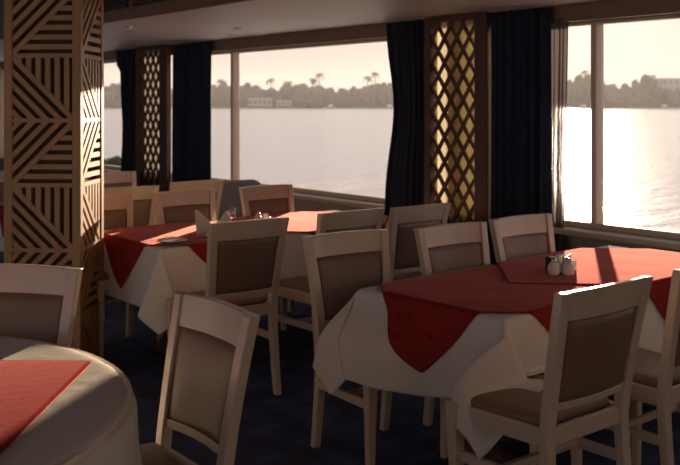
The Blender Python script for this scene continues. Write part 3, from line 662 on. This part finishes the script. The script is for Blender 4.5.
def palm_mesh(seed):
    rnd = random.Random(seed); bm = bmesh.new()
    for k in range(15):
        a = k * 2.4; el = rnd.uniform(-.5, .9); L_ = 3.1; pr = None
        for j in range(7):
            f = j / 6; r = L_ * f * math.cos(el * .5); z = L_ * f * math.sin(el) - 2.2 * f * f; w_ = .55 * math.sin(PI * min(1, f * .9 + .12)) + .05
            c = Vector((math.cos(a) * r, math.sin(a) * r, z)); sdv = Vector((-math.sin(a), math.cos(a), 0)) * w_
            cur = (bm.verts.new(c - sdv + Vector((0, 0, -.3))), bm.verts.new(c), bm.verts.new(c + sdv + Vector((0, 0, -.3))))
            if pr: bm.faces.new((pr[0], pr[1], cur[1], cur[0])); bm.faces.new((pr[1], pr[2], cur[2], cur[1]))
            pr = cur
    me = bpy.data.meshes.new('fronds'); bm.to_mesh(me); bm.free(); me.materials.append(M_leaf); return me
pm = [palm_mesh(1), palm_mesh(2)]
palms = [(220, 27, 'palm rising left of the left window mullion on the far bank'), (257, 21, 'palm crown low above the trees just right of the left mullion'), (271, 28, 'slim solitary palm above the trees right of the white riverside building'), (289, 25, 'short palm between the solitary palm and the palm pair'), (313, 28, 'left palm of the leaning pair above the trees in the left window'), (319, 33, 'right, taller palm of the pair above the trees in the left window'), (367, 30, 'shorter palm beside the tallest palm near the curtain'), (375, 34, 'tallest palm on the far bank close to the navy curtain'), (585, 36, 'palm showing between the voile and the right mullion'), (652, 31, 'palm in front of the pale block in the right window')]
for k, (px, hp, lab) in enumerate(palms):
    d = BD + 2; x = (px - 340) / 950 * d; w_ = cam2w(x, d); h = hp * d / 950 - .5
    t = thing('palm_tree', (w_.x, w_.y, .3), k, lab, 'palm', 'palms on the far bank')
    bm = bmesh.new(); loft(bm, [[(r * math.cos(a) + .5 * (z / h) ** 2, r * math.sin(a), z) for a in [i * PI / 3 for i in range(6)]] for r, z in ((.5, -.5), (.36, h * .5), (.32, h))]); link('trunk', bm, M_bark, t)
    o = bpy.data.objects.new('fronds', pm[k % 2]); C.objects.link(o); o.parent = t; o.location = (.5, 0, h)
def house(px0, px1, h, dd_, lab, rows_, cols):
    d = BD - dd_; xa, xb = (px0 - 340) / 950 * d, (px1 - 340) / 950 * d; w_ = cam2w((xa + xb) / 2, d); W_ = (xb - xa) / 2
    t = thing('riverside_building', (w_.x, w_.y, .2), math.atan2(-HX, HY), lab, 'building', 'buildings on the far bank')
    bm = bmesh.new(); box(bm, -W_, W_, -4, 4, 0, h); link('walls', bm, M_plas, t)
    bm = bmesh.new(); box(bm, -W_ - .4, W_ + .4, -4.4, 4.4, h, h + .4); link('roof', bm, M_plas, t)
    for i in range(cols):
        for j in range(rows_):
            cx = -W_ + (i + .5) * 2 * W_ / cols; cz = (j + .5) * h / rows_; bm = bmesh.new(); box(bm, cx - .6, cx + .6, -4.06, -3.9, cz - .7, cz + .7); link('window', bm, M_dark, t)
house(249, 272, 4.6, 3, 'low whitish building on the far bank right of the left mullion', 1, 5)
house(660, 700, 16.5, -14, 'tall pale block rising above the trees at the right edge', 4, 7)
house(277, 291, 3.2, 2, 'small pale house on the far bank left of the palm pair', 1, 3)
def boat(px, lab):
    d = BD - 14; w_ = cam2w((px - 340) / 950 * d, d); t = thing('moored_boat', (w_.x, w_.y, WZ), math.atan2(-HX, HY) + .2, lab, 'boat', 'boats moored along the far bank')
    bm = bmesh.new(); loft(bm, [[(x, -w2, .9), (x, 0, -.2), (x, w2, .9)] for x, w2 in ((-3, .7), (-1, 1.1), (1.5, 1), (3.2, .1))]); link('hull', bm, M_plas, t)
    bm = bmesh.new(); box(bm, -1.6, 1, -.7, .7, .7, 2.1); link('cabin', bm, M_white, t)
boat(390, 'small white boat at the far bank beside the left edge of the navy curtain'); boat(584, 'small white boat at the far bank left of the right mullion'); boat(665, 'small white boat at the far bank near the right edge of the photo'); boat(331, 'small white boat at the far bank below the gap right of the palm pair')
# reed clump on the water, left
w_ = cam2w((109 - 340) / 950 * 36, 36); rnd = random.Random(9)
t = thing('reed_clump', (w_.x, w_.y, WZ), 0, 'dark blurred bush on the water between the carved column and the far curtain', 'bush')
bm = bmesh.new()
for k in range(26):
    c = Vector((rnd.uniform(-.9, .9), rnd.uniform(-.6, .6), rnd.uniform(.05, .45))); bmesh.ops.create_icosphere(bm, subdivisions=1, radius=rnd.uniform(.12, .28), matrix=T(c))
link('foliage', bm, M_leaf, t)
# evening haze over the river
bm = bmesh.new(); box(bm, 8, 1480, -1450, 2450, WZ + .02, 75)
hz = bpy.data.materials.new('river_haze'); hz.use_nodes = True; n = hz.node_tree.nodes; n.remove(n['Principled BSDF'])
vs = n.new('ShaderNodeVolumeScatter'); vs.inputs['Density'].default_value = .00042; vs.inputs['Color'].default_value = (.96, .92, .93, 1); vs.inputs['Anisotropy'].default_value = .1
hz.node_tree.links.new(vs.outputs[0], n['Material Output'].inputs['Volume'])
o = link('river_haze', bm, hz); tag(o, 'pale evening haze hanging over the river', 'haze', kind='stuff')
